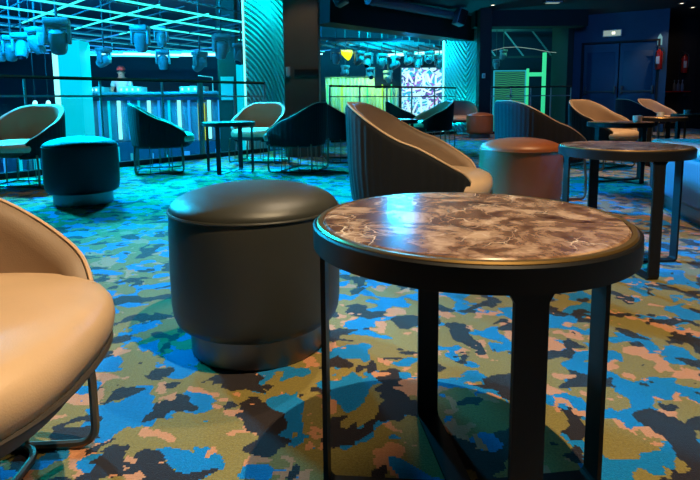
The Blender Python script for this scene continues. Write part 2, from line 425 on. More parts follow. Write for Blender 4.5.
# ------------------------------------------------------------------ furniture: tub chair
A_END = R(150)
def sup(a, n=2.5):
    c_, s_ = math.cos(a), math.sin(a)
    return (-math.copysign(abs(c_) ** (2 / n), c_), math.copysign(abs(s_) ** (2 / n), s_))
def rim(t):            # t = 0 at the back .. 1 at the arm tip
    return .425 + .325 * (.5 + .5 * math.cos(PI * min(1, max(0, t - .08) / .92))) ** .85 - .095 * max(0, (t - .84) / .16) ** 2.2
def lean(z, t): return .92 + .08 * max(0, (z - .27) / .2) ** .6 if z < .47 else 1.0 + .04 * (z - .47) / .3 * max(0, 1 - t * 1.3)
def make_chair(outer='black_channel_fabric'):
    root = empty('tub_chair')
    a0, b0, th = .335, .335, .05
    N = 176
    def pos(ang, z, inset, t):
        x, y = sup(ang); k = lean(z, t)
        nx_, ny_ = x, y; l = math.hypot(nx_, ny_)
        return Vector((x * a0 * k - nx_ / l * inset, y * b0 * k - ny_ / l * inset, z))
    oz, iz = 10, 8
    ob, ib = bmesh.new(), bmesh.new(); og, ig = [], []
    for i in range(N + 1):
        ang = -A_END + 2 * A_END * i / N; t = abs(ang) / A_END; h = rim(t)
        chan = .0035 * abs(math.sin(i / N * PI * 44))
        row = []
        row.append(pos(ang, .285, .09, t)); row.append(pos(ang, .272, .035, t)); row.append(pos(ang, .285, .008, t))
        for j in range(oz + 1):
            z = .30 + (h - .022 - .30) * j / oz
            row.append(pos(ang, z, chan, t))
        row.append(pos(ang, h - .008, .006, t)); row.append(pos(ang, h, .018, t))
        og.append([ob.verts.new(v) for v in row])
        r2 = [pos(ang, h, .018, t), pos(ang, h, .030, t), pos(ang, h - .008, .043, t)]
        for j in range(iz + 1):
            z = (h - .022) + (.33 - (h - .022)) * j / iz
            r2.append(pos(ang, z, th, t))
        ig.append([ib.verts.new(v) for v in r2])
    for bm_, g in ((ob, og), (ib, ig)):
        for i in range(N):
            for j in range(len(g[0]) - 1): bm_.faces.new((g[i][j], g[i + 1][j], g[i + 1][j + 1], g[i][j + 1]))
    for e in (0, N):   # caps at the arm tips
        ring = [v.co.copy() for v in og[e]] + [v.co.copy() for v in ig[e]][1:]
        vs = [ob.verts.new(v) for v in ring]; ob.faces.new(vs if e else vs[::-1])
    x = B(); x.bm = ob; x.build('outer_shell', outer, root, angle=60)
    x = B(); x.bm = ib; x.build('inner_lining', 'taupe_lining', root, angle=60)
    # rim piping
    b = B(); b.tube([pos(-A_END + 2 * A_END * i / 90, rim(abs(-1 + 2 * i / 90)) + .001, .012, abs(-1 + 2 * i / 90)) for i in range(91)], .0045, 6)
    b.build('piping', 'cream_leather', root)
    # seat cushion
    def ring(b, sx, z, off=.035):
        vs = []
        for q in range(64):
            a = 2 * PI * q / 64; cx, cy = sup(a, 2.9)
            fx = .308 if cx > 0 else .275
            vs.append(b.bm.verts.new((off + cx * fx * sx, cy * .292 * sx, z)))
        return vs
    b = B(); pr = [(.92, .328), (.965, .334), (.99, .352), (1.0, .372), (.99, .392), (.955, .408), (.88, .420), (.7, .429), (.45, .434), (.2, .436)]
    rs = [ring(b, s_, z) for s_, z in pr]
    for i in range(len(rs) - 1):
        for q in range(64): b.bm.faces.new((rs[i][q], rs[i][(q + 1) % 64], rs[i + 1][(q + 1) % 64], rs[i + 1][q]))
    b.bm.faces.new(rs[0][::-1]); b.bm.faces.new(rs[-1])
    seat = b.build('seat_cushion', 'cream_leather', root, angle=60)
    b = B()
    pts = []
    for q in range(64):
        a = 2 * PI * q / 64; cx, cy = sup(a, 2.6); pts.append((.035 + cx * (.308 if cx > 0 else .275) * .985, cy * .292 * .985, .332))
    b.tube(pts, .005, 6, closed=True); b.build('seam', 'piping', seat)
    # underside pan
    b = B(); rs = [ring(b, s_, z) for s_, z in ((.80, .290), (.90, .298), (.95, .328))]
    for i in range(2):
        for q in range(64): b.bm.faces.new((rs[i][q], rs[i][(q + 1) % 64], rs[i + 1][(q + 1) % 64], rs[i + 1][q]))
    b.bm.faces.new(rs[0][::-1]); b.bm.faces.new(rs[-1]); b.build('seat_pan', 'piping', root, angle=60)
    # wire sled base
    hx, hy, rc, zr = .245, .31, .06, .009; xo = -.035; hf = .13
    ringp = []
    for (cx, cy, s0) in ((hf - rc, hy - rc, 0), (-hx + rc, hy - rc, 90), (-hx + rc, -hy + rc, 180), (hf - rc, -hy + rc, 270)):
        for a in range(0, 91, 15): ringp.append((xo + cx + rc * math.cos(R(s0 + a)), cy + rc * math.sin(R(s0 + a)), zr))
    B().tube(ringp, .008, 8, closed=True).build('floor_ring', 'bronze_wire', root)
    for sx in (-1, 1):
        for sy in (-1, 1):
            x0, y0 = xo + sx * hx, sy * (hy - .004)
            p = [(x0 - sx * (.10 if sx < 0 else .19), y0, zr)] + [(x0 - sx * .04 + sx * .04 * math.sin(R(a)), y0, zr + .04 - .04 * math.cos(R(a))) for a in (0, 22, 45, 67, 90)] + [(x0, y0, .16), (x0 - sx * .01, y0 * .95, .31)]
            B().tube(p, .0095, 8).build('leg', 'bronze_wire', root)
    for (x0, y0) in [(s * .095, sy * hy) for s in (-1, 1) for sy in (-1, 1)] + [(0, sy * hy) for sy in (-1, 1)] + [(xx, y) for xx in (-hx, hf) for y in (-.11, .11)]:
        B().tube([(xo + x0, y0, zr), (xo + x0 * .96, y0 * .95, .30)], .0045, 6).build('support_rod', 'bronze_wire', root)
    tag(root, None, 'chair', 'tub chairs with wire bases')
    return root
chairs = [
 (-.758, .80, 4, 'cream leather tub chair cut off by the left edge, nearest of all chairs'),
 (.335, 2.58, -16, 'black-backed tub chair with taupe lining just behind the big marble table'),
 (1.52, 4.30, 10, 'dark blue-backed tub chair right behind the brown leather pouf'),
 (2.80, 5.98, -56, 'tan-lined tub chair with open side to the right before the double door'),
 (5.15, 9.7, 5, 'small blue-backed tub chair under the fire exit door, left of a tan one'),
 (6.02, 10.6, -62, 'farthest right tub chair showing its tan lining below the extinguisher'),
 (-3.02, 4.98, -98, 'beige tub chair by the railing behind the dark pouf at far left'),
 (-2.09, 6.02, 18, 'black-backed tub chair by the left railing turned toward the small table'),
 (-1.16, 6.85, -106, 'beige tub chair beyond the small table, in front of the wave panel'),
 (-.60, 6.02, 166, 'black-backed tub chair facing left in front of the dark pillar'),
 (-.03, 6.92, 8, 'dark tub chair mostly hidden right of the pillar'),
 (.98, 9.6, 0, 'small blue tub chair by the second railing, facing right'),
 (1.34, 8.85, 192, 'dark-backed tub chair facing left in front of the graffiti screen'),
 (2.40, 11.65, -92, 'farthest blue-lit tub chair in front of the leaf panel'),
]
ch0 = make_chair()
for i, (x, y, a, lab) in enumerate(chairs):
    if i == 0:
        ch0.location = (x, y, 0); ch0.rotation_euler = (0, 0, R(a)); ch0['label'] = lab
    else: copy_tree(ch0, (x, y, 0), R(a), lab)

# ------------------------------------------------------------------ round poufs
def make_pouf(mat, r=.26):
    root = empty('round_pouf'); tag(root, None, 'pouf', 'round leather poufs'); root.scale = (1, 1, 1.055)
    rp = r * .80
    B().lathe([(0, 0), (rp - .004, 0), (rp, .004), (rp, .10), (0, .10)], 64).build('plinth', 'brushed_plinth', root)
    prof = [(rp * .9, .085), (r * .90, .088), (r * .955, .098), (r * .985, .118), (r, .15), (r * 1.005, .25), (r * 1.0, .36), (r * .99, .405), (r * .985, .412)]
    B().lathe(prof, 72).build('body', mat, root, angle=60)
    top = [(r * .985, .414), (r * .985, .421), (r * .965, .432), (r * .90, .446), (r * .78, .460), (r * .6, .472), (r * .38, .480), (r * .18, .484), (0, .485)]
    t = B().lathe(top, 72).build('cushion_top', mat, root, angle=60)
    B().tube([(r * .995 * math.cos(a * PI / 36), r * .995 * math.sin(a * PI / 36), .414) for a in range(72)], .004, 6, closed=True).build('seam', mat, t)
    return root
p1 = make_pouf('slate_leather'); p1.location = (-.297, 1.655, 0); p1['label'] = 'large slate-coloured leather pouf beside the big marble table'
p2 = make_pouf('dark_leather', .265); p2.location = (-2.06, 4.12, 0); p2['label'] = 'black leather pouf near the left railing beside the beige chair'
p3 = make_pouf('brown_leather', .265); p3.location = (1.13, 3.56, 0); p3['label'] = 'brown leather pouf behind the big marble table'
p4 = copy_tree(p3, (2.62, 10.9, 0), 0, 'small distant brown pouf in front of the slim black column')

# upholstered bench on the right
bn = empty('upholstered_bench', (2.39, 2.97, 0), R(-12.5)); tag(bn, 'bench block in pale leather, blue light painted into its sides, at the right edge behind a marble table', 'bench')
B().box(0, 0, .055, .70, 1.70, .11, bev=.01).build('plinth', 'brushed_plinth', bn)
B().box(0, 0, .255, .80, 1.80, .31, bev=.045, seg=4).build('body', 'pale_leather_blue_lit', bn)
sc = B().box(0, 0, .435, .80, 1.80, .07, bev=.032, seg=5).build('seat_cushion', 'pale_leather', bn)

# ------------------------------------------------------------------ marble tables
def make_table(angs, r=.282, h=.549):
    root = empty('coffee_table'); tag(root, None, 'table', 'round marble coffee tables')
    B().lathe([(r - .008, h - .046), (r, h - .044), (r, h - .008), (r - .003, h - .005), (r - .0065, h - .005), (r - .0065, h - .046)], 96, closed=True).build('apron', 'black_steel', root)
    B().lathe([(r - .0065, h - .03), (r - .0065, h - .004), (r - .009, h - .001), (r - .017, h - .001), (r - .018, h - .03)], 96, closed=True).build('brass_edge', 'brass_edge', root)
    B().lathe([(0, h - .03), (r - .0185, h - .03), (r - .0185, h - .003), (r - .022, h), (0, h)], 96).build('marble_top', 'brown_marble', root)
    for a in angs:
        a = R(a); u = Vector((math.cos(a), math.sin(a), 0)); tv = Vector((-u.y, u.x, 0)); b = B()
        w = .048; rr = r - .012; rc = .022
        # flat strap: rises, bends at the floor, runs to the centre
        path = [(rr, h - .02, w * .5 + .008), (rr, h - .046, w * .5 + .008), (rr, h - .060, w * .5), (rr, rc, w * .5)]
        path += [(rr - rc + rc * math.cos(R(q)), rc - rc * math.sin(R(q)), w * .5) for q in (20, 45, 70, 90)]
        path += [(.0, 0.0, w * .5)]
        th = .009; rows = []
        for i, (rad, z, hw) in enumerate(path):
            a1 = path[max(0, i - 1)]; a2 = path[min(len(path) - 1, i + 1)]
            d = Vector((a2[0] - a1[0], a2[1] - a1[1])); d.normalize(); nrm = Vector((d.y, -d.x))
            inn = (rad + nrm.x * th, max(z, 0) + nrm.y * th)
            q = []
            for (rad_, z_) in ((rad, max(z, .001)), inn):
                for s_ in (-1, 1): q.append(b.bm.verts.new(u * rad_ + tv * s_ * hw + Vector((0, 0, z_ if z_ > .001 else .001))))
            rows.append([q[0], q[1], q[3], q[2]])
        for i in range(len(rows) - 1):
            for k_ in range(4): b.bm.faces.new((rows[i][k_], rows[i][(k_ + 1) % 4], rows[i + 1][(k_ + 1) % 4], rows[i + 1][k_]))
        b.bm.faces.new(rows[0][::-1]); b.bm.faces.new(rows[-1])
        b.build('leg', 'black_steel', root, smooth=False)
    return root
t1 = make_table((-84, 97, 175, 7)); t1.location = (.2145, .963, 0); t1['label'] = 'big round brown marble table in the foreground'
t2 = make_table((-90, 90, 180, 0)); t2.location = (1.255, 2.46, 0); t2['label'] = 'marble table in front of the pale bench at right'; t2.rotation_euler = (0, 0, R(3))
for x, y, a, lab in ((2.5, 5.0, 20, 'dark-topped table in front of the tan-lined chair'),
                     (3.55, 6.2, 40, 'second marble table beyond the pale bench, right of the tan chair'),
                     (4.62, 7.25, 10, 'farthest marble table at the right edge of the room'),
                     (.50, 6.2, 30, 'small table half hidden behind the big black-backed chair'),
                     (-1.31, 5.88, -14, 'small dark table between the chairs by the left railing')):
    copy_tree(t2, (x, y, 0), R(a), lab)

# small candle holders on the right-hand tables
cd = empty('candle_holder', (3.50, 6.1, .55)); tag(cd, 'small pale glass candle holder on the marble table beyond the bench', 'candle holder', 'glass candle holders')
B().lathe([(0, 0), (.030, 0), (.036, .006), (.040, .055), (.037, .055), (.033, .010), (0, .008)], 24).build('glass_cup', 'white_plastic', cd)
B().lathe([(0, .008), (.026, .008), (.026, .03), (0, .03)], 20).build('candle', 'fabric_white', cd)
copy_tree(cd, (2.62, 4.93, .55), 0, 'small pale glass candle holder on the dark table before the tan chair')
copy_tree(cd, (4.48, 7.2, .55), 0, 'small pale glass candle holder on the farthest right table')

# ------------------------------------------------------------------ lounge fittings
ex = empty('exit_sign', wall_pt(.86, .03, 2.26), wrz); tag(ex, 'glowing pale emergency light box above the double door', 'exit sign')
B().box(0, 0, 0, .40, .05, .16, bev=.008).build('housing', 'white_plastic', ex)
B().box(0, -.027, 0, .36, .012, .125, bev=.004).build('diffuser', 'pale_lamp', ex)
B().box(.03, -.036, 0, .07, .012, .06, bev=.004).build('lamp', 'lamp_core', ex)
sd = empty('smoke_detector', wall_pt(.10, .10, 2.60)); sd.scale = (1.2, 1.2, 1.2); tag(sd, 'small round white detector high in the wall corner', 'detector')
B().lathe([(0, -.05), (.03, -.05), (.05, -.03), (.06, 0), (.06, .03), (0, .03)], 24).build('dome', 'white_plastic', sd)
B().lathe([(0, .028), (.07, .028), (.07, .05), (0, .05)], 24).build('base', 'white_plastic', sd)
def extinguisher(loc, lab, rz):
    e = empty('fire_extinguisher', loc, rz); tag(e, lab, 'fire extinguisher', 'red fire extinguishers')
    B().lathe([(0, 0), (.065, 0), (.072, .015), (.072, .34), (.06, .39), (.025, .42), (.022, .45), (0, .45)], 32).build('cylinder', 'extinguisher_red', e)
    b = B(); b.box(0, 0, .47, .05, .05, .05, bev=.006); b.bar((0, -.01, .50), (-.09, -.02, .525), .02, .012); b.bar((0, -.01, .475), (-.085, -.02, .465), .02, .012)
    b.build('valve', 'fixture_dark', e)
    B().tube([(.02, -.01, .47), (.075, -.02, .45), (.095, -.02, .36), (.09, -.02, .2), (.085, -.02, .12)], .011, 8).build('hose', 'fixture_dark', e)
    B().box(-.02, -.07, .2, .07, .012, .16, bev=.004).build('label_plate', 'label_white', e)
    B().bar((0, .06, .3), (0, .11, .3), .12, .04).build('bracket', 'fixture_dark', e)
    return e
extinguisher(wall_pt(1.83, .12, 1.40), 'red fire extinguisher on the navy wall right of the double door', wrz)
extinguisher((8.25, 13.492, 1.38), 'red fire extinguisher in the dark alcove at the right edge', 0)
sg = empty('safety_sign', wall_pt(1.83, .008, 1.94), wrz); tag(sg, 'narrow pointed pale sign above the extinguisher', 'sign')
b = B(); pts = [(-.045, 0), (.045, 0), (.045, .17), (0, .25), (-.045, .17)]
a_ = [b.bm.verts.new((x, -.004, z)) for x, z in pts]; c_ = [b.bm.verts.new((x, .004, z)) for x, z in pts]
b.bm.faces.new(a_); b.bm.faces.new(c_[::-1])
for i in range(5): b.bm.faces.new((a_[i], c_[i], c_[(i + 1) % 5], a_[(i + 1) % 5]))
b.build('sign_face', 'pale_cyan_sign', sg, smooth=False)
sh = empty('wall_shelf', (8.1, 13.5, .92)); tag(sh, 'dim shelf in the dark alcove at the right edge', 'shelf')
B().box(0, 0, 0, .6, .2, .03, bev=.004).build('board', 'extinguisher_red', sh)
for sx in (-.22, .22): B().box(sx, .04, -.06, .03, .12, .1).build('bracket', 'fixture_dark', sh)
bt = empty('bottle', (8.02, 13.47, .936)); tag(bt, 'dim glass bottle standing on the alcove shelf', 'bottle', 'bottles on the alcove shelf')
B().lathe([(0, 0), (.035, 0), (.038, .01), (.038, .15), (.014, .2), (.013, .25), (0, .25)], 20).build('glass_body', 'duct_metal', bt)
B().lathe([(0, .25), (.016, .25), (.016, .27), (0, .27)], 16).build('cap', 'fixture_grey', bt)
for xx in (8.12, 8.22): copy_tree(bt, (xx, 13.47, .936), 0)

def downlight(x, y, lab, big=False):
    e = empty('ceiling_downlight', (x, y, 2.72)); tag(e, lab, 'ceiling light', 'ceiling downlights')
    if big:
        B().box(0, 0, -.012, .34, .18, .024, bev=.008).build('frame', 'fixture_grey', e)
        B().box(0, 0, -.028, .26, .10, .01, bev=.003).build('lamp', 'pale_lamp', e)
    else:
        B().lathe([(.035, -.002), (.037, -.012), (.062, -.012), (.066, -.002)], 32, closed=True).build('frame', 'fixture_grey', e)
        B().lathe([(0, -.008), (.033, -.008), (.033, -.001), (0, -.001)], 24).build('lamp', 'warm_lamp', e)
    return e
downlight(1.43, 10.6, 'warm ceiling downlight at top centre beside the duct')
downlight(3.0, 11.55, 'warm ceiling downlight above the slim black column')
downlight(6.92, 11.54, 'left one of two warm ceiling downlights at upper right')
downlight(7.47, 12.05, 'right one of two warm ceiling downlights at upper right')
downlight(4.13, 11.25, 'rectangular pale ceiling light near the top centre right', True)

du = empty('ventilation_duct', (0, 0, 0)); tag(du, 'round blue-grey duct under the dark ceiling above the second railing', 'duct')
B().tube([(.35, 10.10, 2.58), (2.28, 12.03, 2.58)], .085, 24).build('pipe', 'duct_metal', du)
for t in (.05, .5, .95): B().tube([(.35 + 1.93 * t, 10.10 + 1.93 * t, 2.58), (.37 + 1.93 * t, 10.12 + 1.93 * t, 2.58)], .092, 24).build('collar', 'duct_metal', du)
for t in (.2, .8): B().tube([(.35 + 1.93 * t, 10.10 + 1.93 * t, 2.6), (.35 + 1.93 * t, 10.10 + 1.93 * t, 2.72)], .012, 8).build('hanger', 'fixture_dark', du)
def speaker(loc, rz, tilt, lab, mat='fixture_dark'):
    e = empty('ceiling_speaker', loc, rz); tag(e, lab, 'speaker')
    M = Matrix.Rotation(tilt, 4, 'Y')
    B().box(0, 0, 0, .2, .22, .34, bev=.02, M=M).build('cabinet', mat, e)
    B().box(0, -.115, 0, .17, .012, .3, bev=.004, M=M).build('grille', 'black_steel', e)
    B().tube([(0, 0, .12), (0, .0, 2.72 - loc[2])], .015, 8).build('bracket', 'fixture_dark', e)
speaker((2.36, 11.75, 2.50), R(20), R(18), 'tilted dark blue speaker at the end of the duct', 'duct_metal')
speaker((-.17, 9.6, 2.56), R(-20), R(-25), 'dark green-lit speaker hanging near the top of the pillar', 'fixture_dark')

# ------------------------------------------------------------------ the club beyond the balustrade
struct(B().box(-3, 15.9, .3, 24, .2, 7), 'wall_club_rear', 'club_wall', smooth=False)
struct(B().box(-13.2, 8, .3, .2, 16, 7), 'wall_club_left', 'club_wall', smooth=False)
struct(B().prism([(-13.3, -1), (-6.7, -1), (-6.6, 2.6), (-3.9, 5.8), (-1.3, 8.95), (-.7, 10.6), (2.6, 13.3), (9, 13.9), (9, 16), (-13.3, 16)], 3.1, 3.3), 'ceiling_club', 'club_ceiling', smooth=False)
struct(B().box(-3, 9, -3.1, 24, 14, .2), 'floor_club', 'club_wall', smooth=False)
struct(B().prism([(-10, 12.25), (2.3, 12.95), (3, 15.8), (-10, 15.8)][:4], -3.0, -.12), 'floor_stage', 'club_wall', smooth=False) if False else None
struct(B().prism([(-10, 12.2), (-1.6, 12.2), (-1.6, 15.8), (-10, 15.8)], -3.0, -.1), 'floor_stage', 'club_wall', smooth=False)

# LED grid ceiling
ga = R(60); gu = Vector((math.cos(ga), math.sin(ga), 0)); gv = Vector((math.cos(R(135)), math.sin(R(135)), 0)); G0 = Vector((-2.777, 6.418, 2.12))
gr = empty('light_grid', (0, 0, 0)); tag(gr, 'ceiling grid of teal and blue light tubes over the club floor', 'light grid')
def inside(p): return 2.9 < p.y < 15.2 and -12.5 < p.x < 4.8
def clip(p, q):
    n = 60; ok = [p.lerp(q, i / n) for i in range(n + 1) if inside(p.lerp(q, i / n))]
    return (ok[0], ok[-1]) if len(ok) > 2 else None
cnt = 0
for v in [.75 + .95 * k_ for k_ in range(10)]:
    s = clip(G0 + gu * -7 + gv * v, G0 + gu * (4.2 if v < 2 else 9) + gv * v)
    if not s: continue
    m = 'teal_tube' if v < 3.5 else ('teal_tube_dim' if v < 6 else 'blue_tube')
    B().bar(s[0], s[1], .026, .026).build('light_tube', m, gr, smooth=False); cnt += 1
    h_ = gv * .47 + Vector((0, 0, .09)); B().bar(s[0] + h_, s[1] + h_, .016, .016).build('lattice_bar', 'truss_metal', gr, smooth=False)
    B().bar(s[0] + Vector((0, 0, .16)), s[1] + Vector((0, 0, .16)), .03, .03).build('truss_bar', 'truss_metal', gr, smooth=False)
for k_ in range(17):
    u = -6.5 + .95 * k_
    v0 = .6 if u < 4 else 1.8
    s = clip(G0 + gu * u + gv * v0, G0 + gu * u + gv * 9.5)
    if not s: continue
    m = 'teal_tube' if u < 3 else 'truss_metal'
    mid_ = s[0].lerp(s[1], .38)
    B().bar(s[0], mid_, .022, .022).build('light_tube', m, gr, smooth=False)
    h_ = gu * .47 + Vector((0, 0, .05)); B().bar(s[0] + h_, s[1] + h_, .016, .016).build('lattice_bar', 'truss_metal', gr, smooth=False)
    B().bar(mid_, s[1], .022, .022).build('light_tube', 'blue_tube' if k_ % 3 == 0 else 'truss_metal', gr, smooth=False)
# bright far bars
fb = empty('light_grid', (0, 0, 0)); tag(fb, 'cluster of bright white-cyan bars hanging over the disc jockey stage', 'light grid')
for i in range(9):
    x0 = -5.7 + .42 * i; y0 = 11.6 + .12 * (i % 3)
    B().bar((x0, y0, 1.78 + .02 * (i % 4)), (x0 + 1.7, y0 + 1.3, 1.82 + .03 * (i % 3)), .04, .03).build('light_bar', 'white_cyan_tube' if i % 3 else 'teal_tube', fb, smooth=False)
for i in range(4):
    B().bar((-5.7, 11.7 + .38 * i, 1.85), (-2.0, 12.0 + .4 * i, 1.85), .035, .03).build('cross_bar', 'blue_tube', fb, smooth=False)
for x in (-5.2, -2.6): B().tube([(x, 12.1, 1.85), (x, 12.1, 3.1)], .012, 6).build('hanger', 'truss_metal', fb)
fc = empty('light_grid', (0, 0, 0)); tag(fc, 'crossed bright teal bars above the graffiti screen', 'light grid')
for i in range(6):
    B().bar((1.1 + .3 * i, 14.0 + .1 * i, 2.02 - .01 * i), (1.75 + .27 * i, 15.2, 1.98), .035, .03).build('light_bar', 'teal_tube', fc, smooth=False)
for i in range(3):
    B().bar((.95, 14.3 + .3 * i, 1.95), (2.9, 14.2 + .35 * i, 2.04), .03, .03).build('cross_bar', 'white_cyan_tube', fc, smooth=False)
for x in (1.4, 2.5): B().tube([(x, 14.45, 2.0), (x, 14.45, 3.1)], .012, 6).build('hanger', 'truss_metal', fc)

# second dim truss rig in the right bay
tg = empty('roof_truss', (0, 0, 0)); tag(tg, 'dim grey truss lattice under the club roof seen right of the pillar', 'truss')
for i in range(9):
    y = 11.9 + .38 * i
    B().bar((-1.0 + .25 * i, y, 2.12), (1.2 + .30 * i, y + .5, 2.12), .04, .04).build('truss_bar', 'truss_metal', tg, smooth=False)
for i in range(8):
    x = -.9 + .42 * i
    B().bar((x, 11.8 + .2 * i, 2.06), (x + 1.1, 15.2, 2.06), .035, .035).build('truss_bar', 'truss_metal', tg, smooth=False)
for x, y in ((-.6, 12.1), (1.5, 13.6)): B().tube([(x, y, 2.1), (x, y, 3.1)], .015, 6).build('hanger', 'truss_metal', tg)

# moving-head lamps
def moving_head(loc, rz, s, tilt, lab, mat='fixture_grey'):
    e = empty('moving_head_lamp', loc, rz); s *= .86; e.scale = (s, s, s); tag(e, lab, 'stage light', 'moving-head stage lamps')
    B().box(0, 0, -.05, .34, .26, .10, bev=.02).build('base', mat, e)
    b = B(); b.tube([(0, 0, -.01), (0, 0, (3.1 - loc[2]) / s)], .02, 8); b.build('hanging_pole', 'fixture_dark', e)
    b = B()
    for sx in (-1, 1): b.box(sx * .155, 0, -.24, .05, .14, .26, bev=.02)
    b.box(0, 0, -.115, .34, .14, .04, bev=.012); b.build('yoke', mat, e)
    M = Matrix.Translation((0, 0, -.31)) @ Matrix.Rotation(tilt, 4, 'X')
    h = B().lathe([(0, .17), (.07, .165), (.11, .13), (.125, .06), (.125, -.06), (.115, -.14), (.10, -.19), (.085, -.20)], 28, M=M).build('lamp_head', mat, e)
    B().lathe([(0, -.185), (.09, -.185), (.088, -.20), (0, -.20)], 24, M=M).build('lens', 'lens', h)
    return e
heads = [
 (-4.22, 8.0, 1.98, 20, 1.15, 25, 'largest moving-head lamp hanging at upper left above the broad cyan-lit column'),
 (-5.05, 8.9, 1.98, -30, .95, 30, 'moving-head lamp just left of the largest one'),
 (-5.40, 9.1, 1.92, 10, .95, -20, 'third moving-head lamp from the left edge'),
 (-5.70, 9.3, 1.90, 40, .95, 30, 'second moving-head lamp from the left edge'),
 (-6.05, 9.5, 1.88, -10, .9, 10, 'moving-head lamp at the left edge of the picture'),
 (-3.70, 9.8, 2.12, 0, 1.05, 15, 'single moving-head lamp hanging high left of centre'),
 (-4.90, 11.0, 1.86, 70, .95, 65, 'moving-head lamp tilted sideways above the red-capped person'),
 (-3.76, 11.1, 1.82, 10, .9, 10, 'moving-head lamp over the middle of the stage booth'),
 (-3.03, 11.15, 1.78, 60, .95, 55, 'moving-head lamp over the right end of the stage booth'),
 (-3.60, 10.6, 2.2, 0, .85, 0, 'dim moving-head lamp high above the booth'),
 (-2.32, 10.0, 1.98, 30, 1.0, 20, 'moving-head lamp left of the wave panel'),
 (-2.02, 10.3, 1.85, -30, .9, -35, 'low moving-head lamp touching the wave panel edge in view'),
 (-.30, 12.5, 1.95, 0, .8, 20, 'moving-head lamp right next to the pillar over the green stage'),
 (.24, 12.9, 1.92, 40, .8, 60, 'moving-head lamp above the yellow lamp'),
 (.45, 13.2, 1.90, -20, .8, -40, 'moving-head lamp above the green curtain, left of centre'),
 (.80, 13.4, 1.90, 20, .8, 30, 'moving-head lamp above the right half of the green curtain'),
 (1.15, 13.6, 1.86, 60, .8, 60, 'moving-head lamp between curtain and graffiti screen'),
 (1.75, 13.9, 1.90, -30, .8, -20, 'moving-head lamp above the left of the graffiti screen'),
 (2.30, 14.0, 1.90, 0, .8, 40, 'moving-head lamp above the right of the graffiti screen'),
 (-.10, 13.9, 1.66, 50, .7, 70, 'low moving-head lamp behind the yellow lamp'),
 (.55, 14.2, 1.62, 10, .75, -60, 'low moving-head lamp just above the green curtain'),
 (1.02, 14.4, 1.55, -40, .75, 40, 'lowest moving-head lamp left of the graffiti screen'),
 (1.50, 13.75, 1.96, 30, .8, 75, 'tilted moving-head lamp close above the graffiti screen, left of its middle'),
 (2.02, 13.75, 1.98, -20, .8, -70, 'tilted moving-head lamp close above the graffiti screen, right of its middle'),
]
for x, y, z, rz, s, ti, lab in heads: moving_head((x, y, z), R(rz), s, R(ti), lab)

# columns lit cyan; the light on their bodies is put in as emission
lc = empty('painted_glow_column', (-5.55, 11.1, -3)); tag(lc, 'broad white column at left behind the railing, its cyan light painted on as glow', 'column')
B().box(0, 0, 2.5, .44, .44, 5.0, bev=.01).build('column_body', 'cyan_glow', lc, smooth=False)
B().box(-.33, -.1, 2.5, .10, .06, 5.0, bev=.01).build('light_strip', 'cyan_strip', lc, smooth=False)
lc = empty('painted_glow_column', (-2.15, 11.05, -3)); tag(lc, 'slim column left of the wave panel, its cyan light painted on as glow', 'column')
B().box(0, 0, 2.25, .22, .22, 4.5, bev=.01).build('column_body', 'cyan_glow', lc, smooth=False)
lc = empty('column', (-2.62, 11.9, -3)); tag(lc, 'grey-brown column right of the stage booth', 'column')
B().box(0, 0, 3.05, .40, .3, 6.1, bev=.01).build('shaft', 'dark_pillar_paint', lc, smooth=False)
B().box(0, -.16, 4.05, .28, .02, .5, bev=.006).build('poster_plate', 'fabric_white', lc, smooth=False)

# DJ booth with lit front
bo = empty('stage_booth', (-4.35, 12.55, -.1)); tag(bo, 'long stage booth with rows of glowing cyan tubes on its front', 'booth')
B().box(0, 0, 1.07, 3.5, .7, .06, bev=.01).build('counter', 'duct_metal', bo)
B().box(0, .1, .52, 3.4, .4, 1.04).build('cabinet', 'duct_metal', bo, smooth=False)
for i in range(15):
    x = -1.6 + 3.2 * i / 14
    B().box(x, -.14, .50, .05 if i % 3 else .07, .05, .94, bev=.01).build('light_tube', ('cyan_strip', 'blue_tube', 'cyan_glow')[i % 3], bo, smooth=False)
B().box(.98, -.2, .42, .15, .05, .84, bev=.005).build('lit_board', 'yellow_sign', bo, smooth=False)
for z in (.0,):
    B().box(0, -.2, .96, 3.4, .03, .1).build('trim_board', 'navy_door', bo, smooth=False)

# stage front below the booth
sf = empty('stage_riser', (-5.0, 12.1, -3)); tag(sf, 'blue panelled stage front glowing below the booth', 'stage front')
B().box(0, 0, 1.45, 9.6, .06, 2.88).build('panel', 'navy_paint', sf, smooth=False)
for i in range(26):
    x = -4.6 + 9.2 * i / 25 + random.uniform(-.08, .08)
    B().box(x, -.06, 2.0 + random.uniform(-.2, .1), random.choice((.03, .05, .12)), .05, 1.5, bev=.008).build('light_tube', random.choice(('blue_tube', 'cyan_glow', 'teal_tube_dim', 'blue_tube')), sf, smooth=False)
for (x, z, m) in ((-.2, 2.1, 'yellow_sign'), (.15, 2.15, 'lamp_core'), (.45, 2.05, 'yellow_sign'), (.7, 2.12, 'green_tube')):
    B().lathe([(0, -.05), (.05, 0), (0, .05)], 12, M=Matrix.Translation((x, -.12, z))).build('bulb', m, sf)
for (x, lab) in ((-5.95, 'left one of two bright cold bulbs behind the beige chair'), (-5.7, 'right one of two bright cold bulbs behind the beige chair')):
    e = empty('pendant_bulb', (x, 10.3, .76)); tag(e, lab, 'lamp', 'cold bulbs')
    B().lathe([(0, -.06), (.03, -.05), (.045, -.01), (.035, .04), (.015, .06), (0, .06)], 16).build('bulb', 'cold_bulb', e)
    B().tube([(0, 0, .06), (0, 0, 2.34)], .008, 6).build('cord', 'fixture_dark', e)

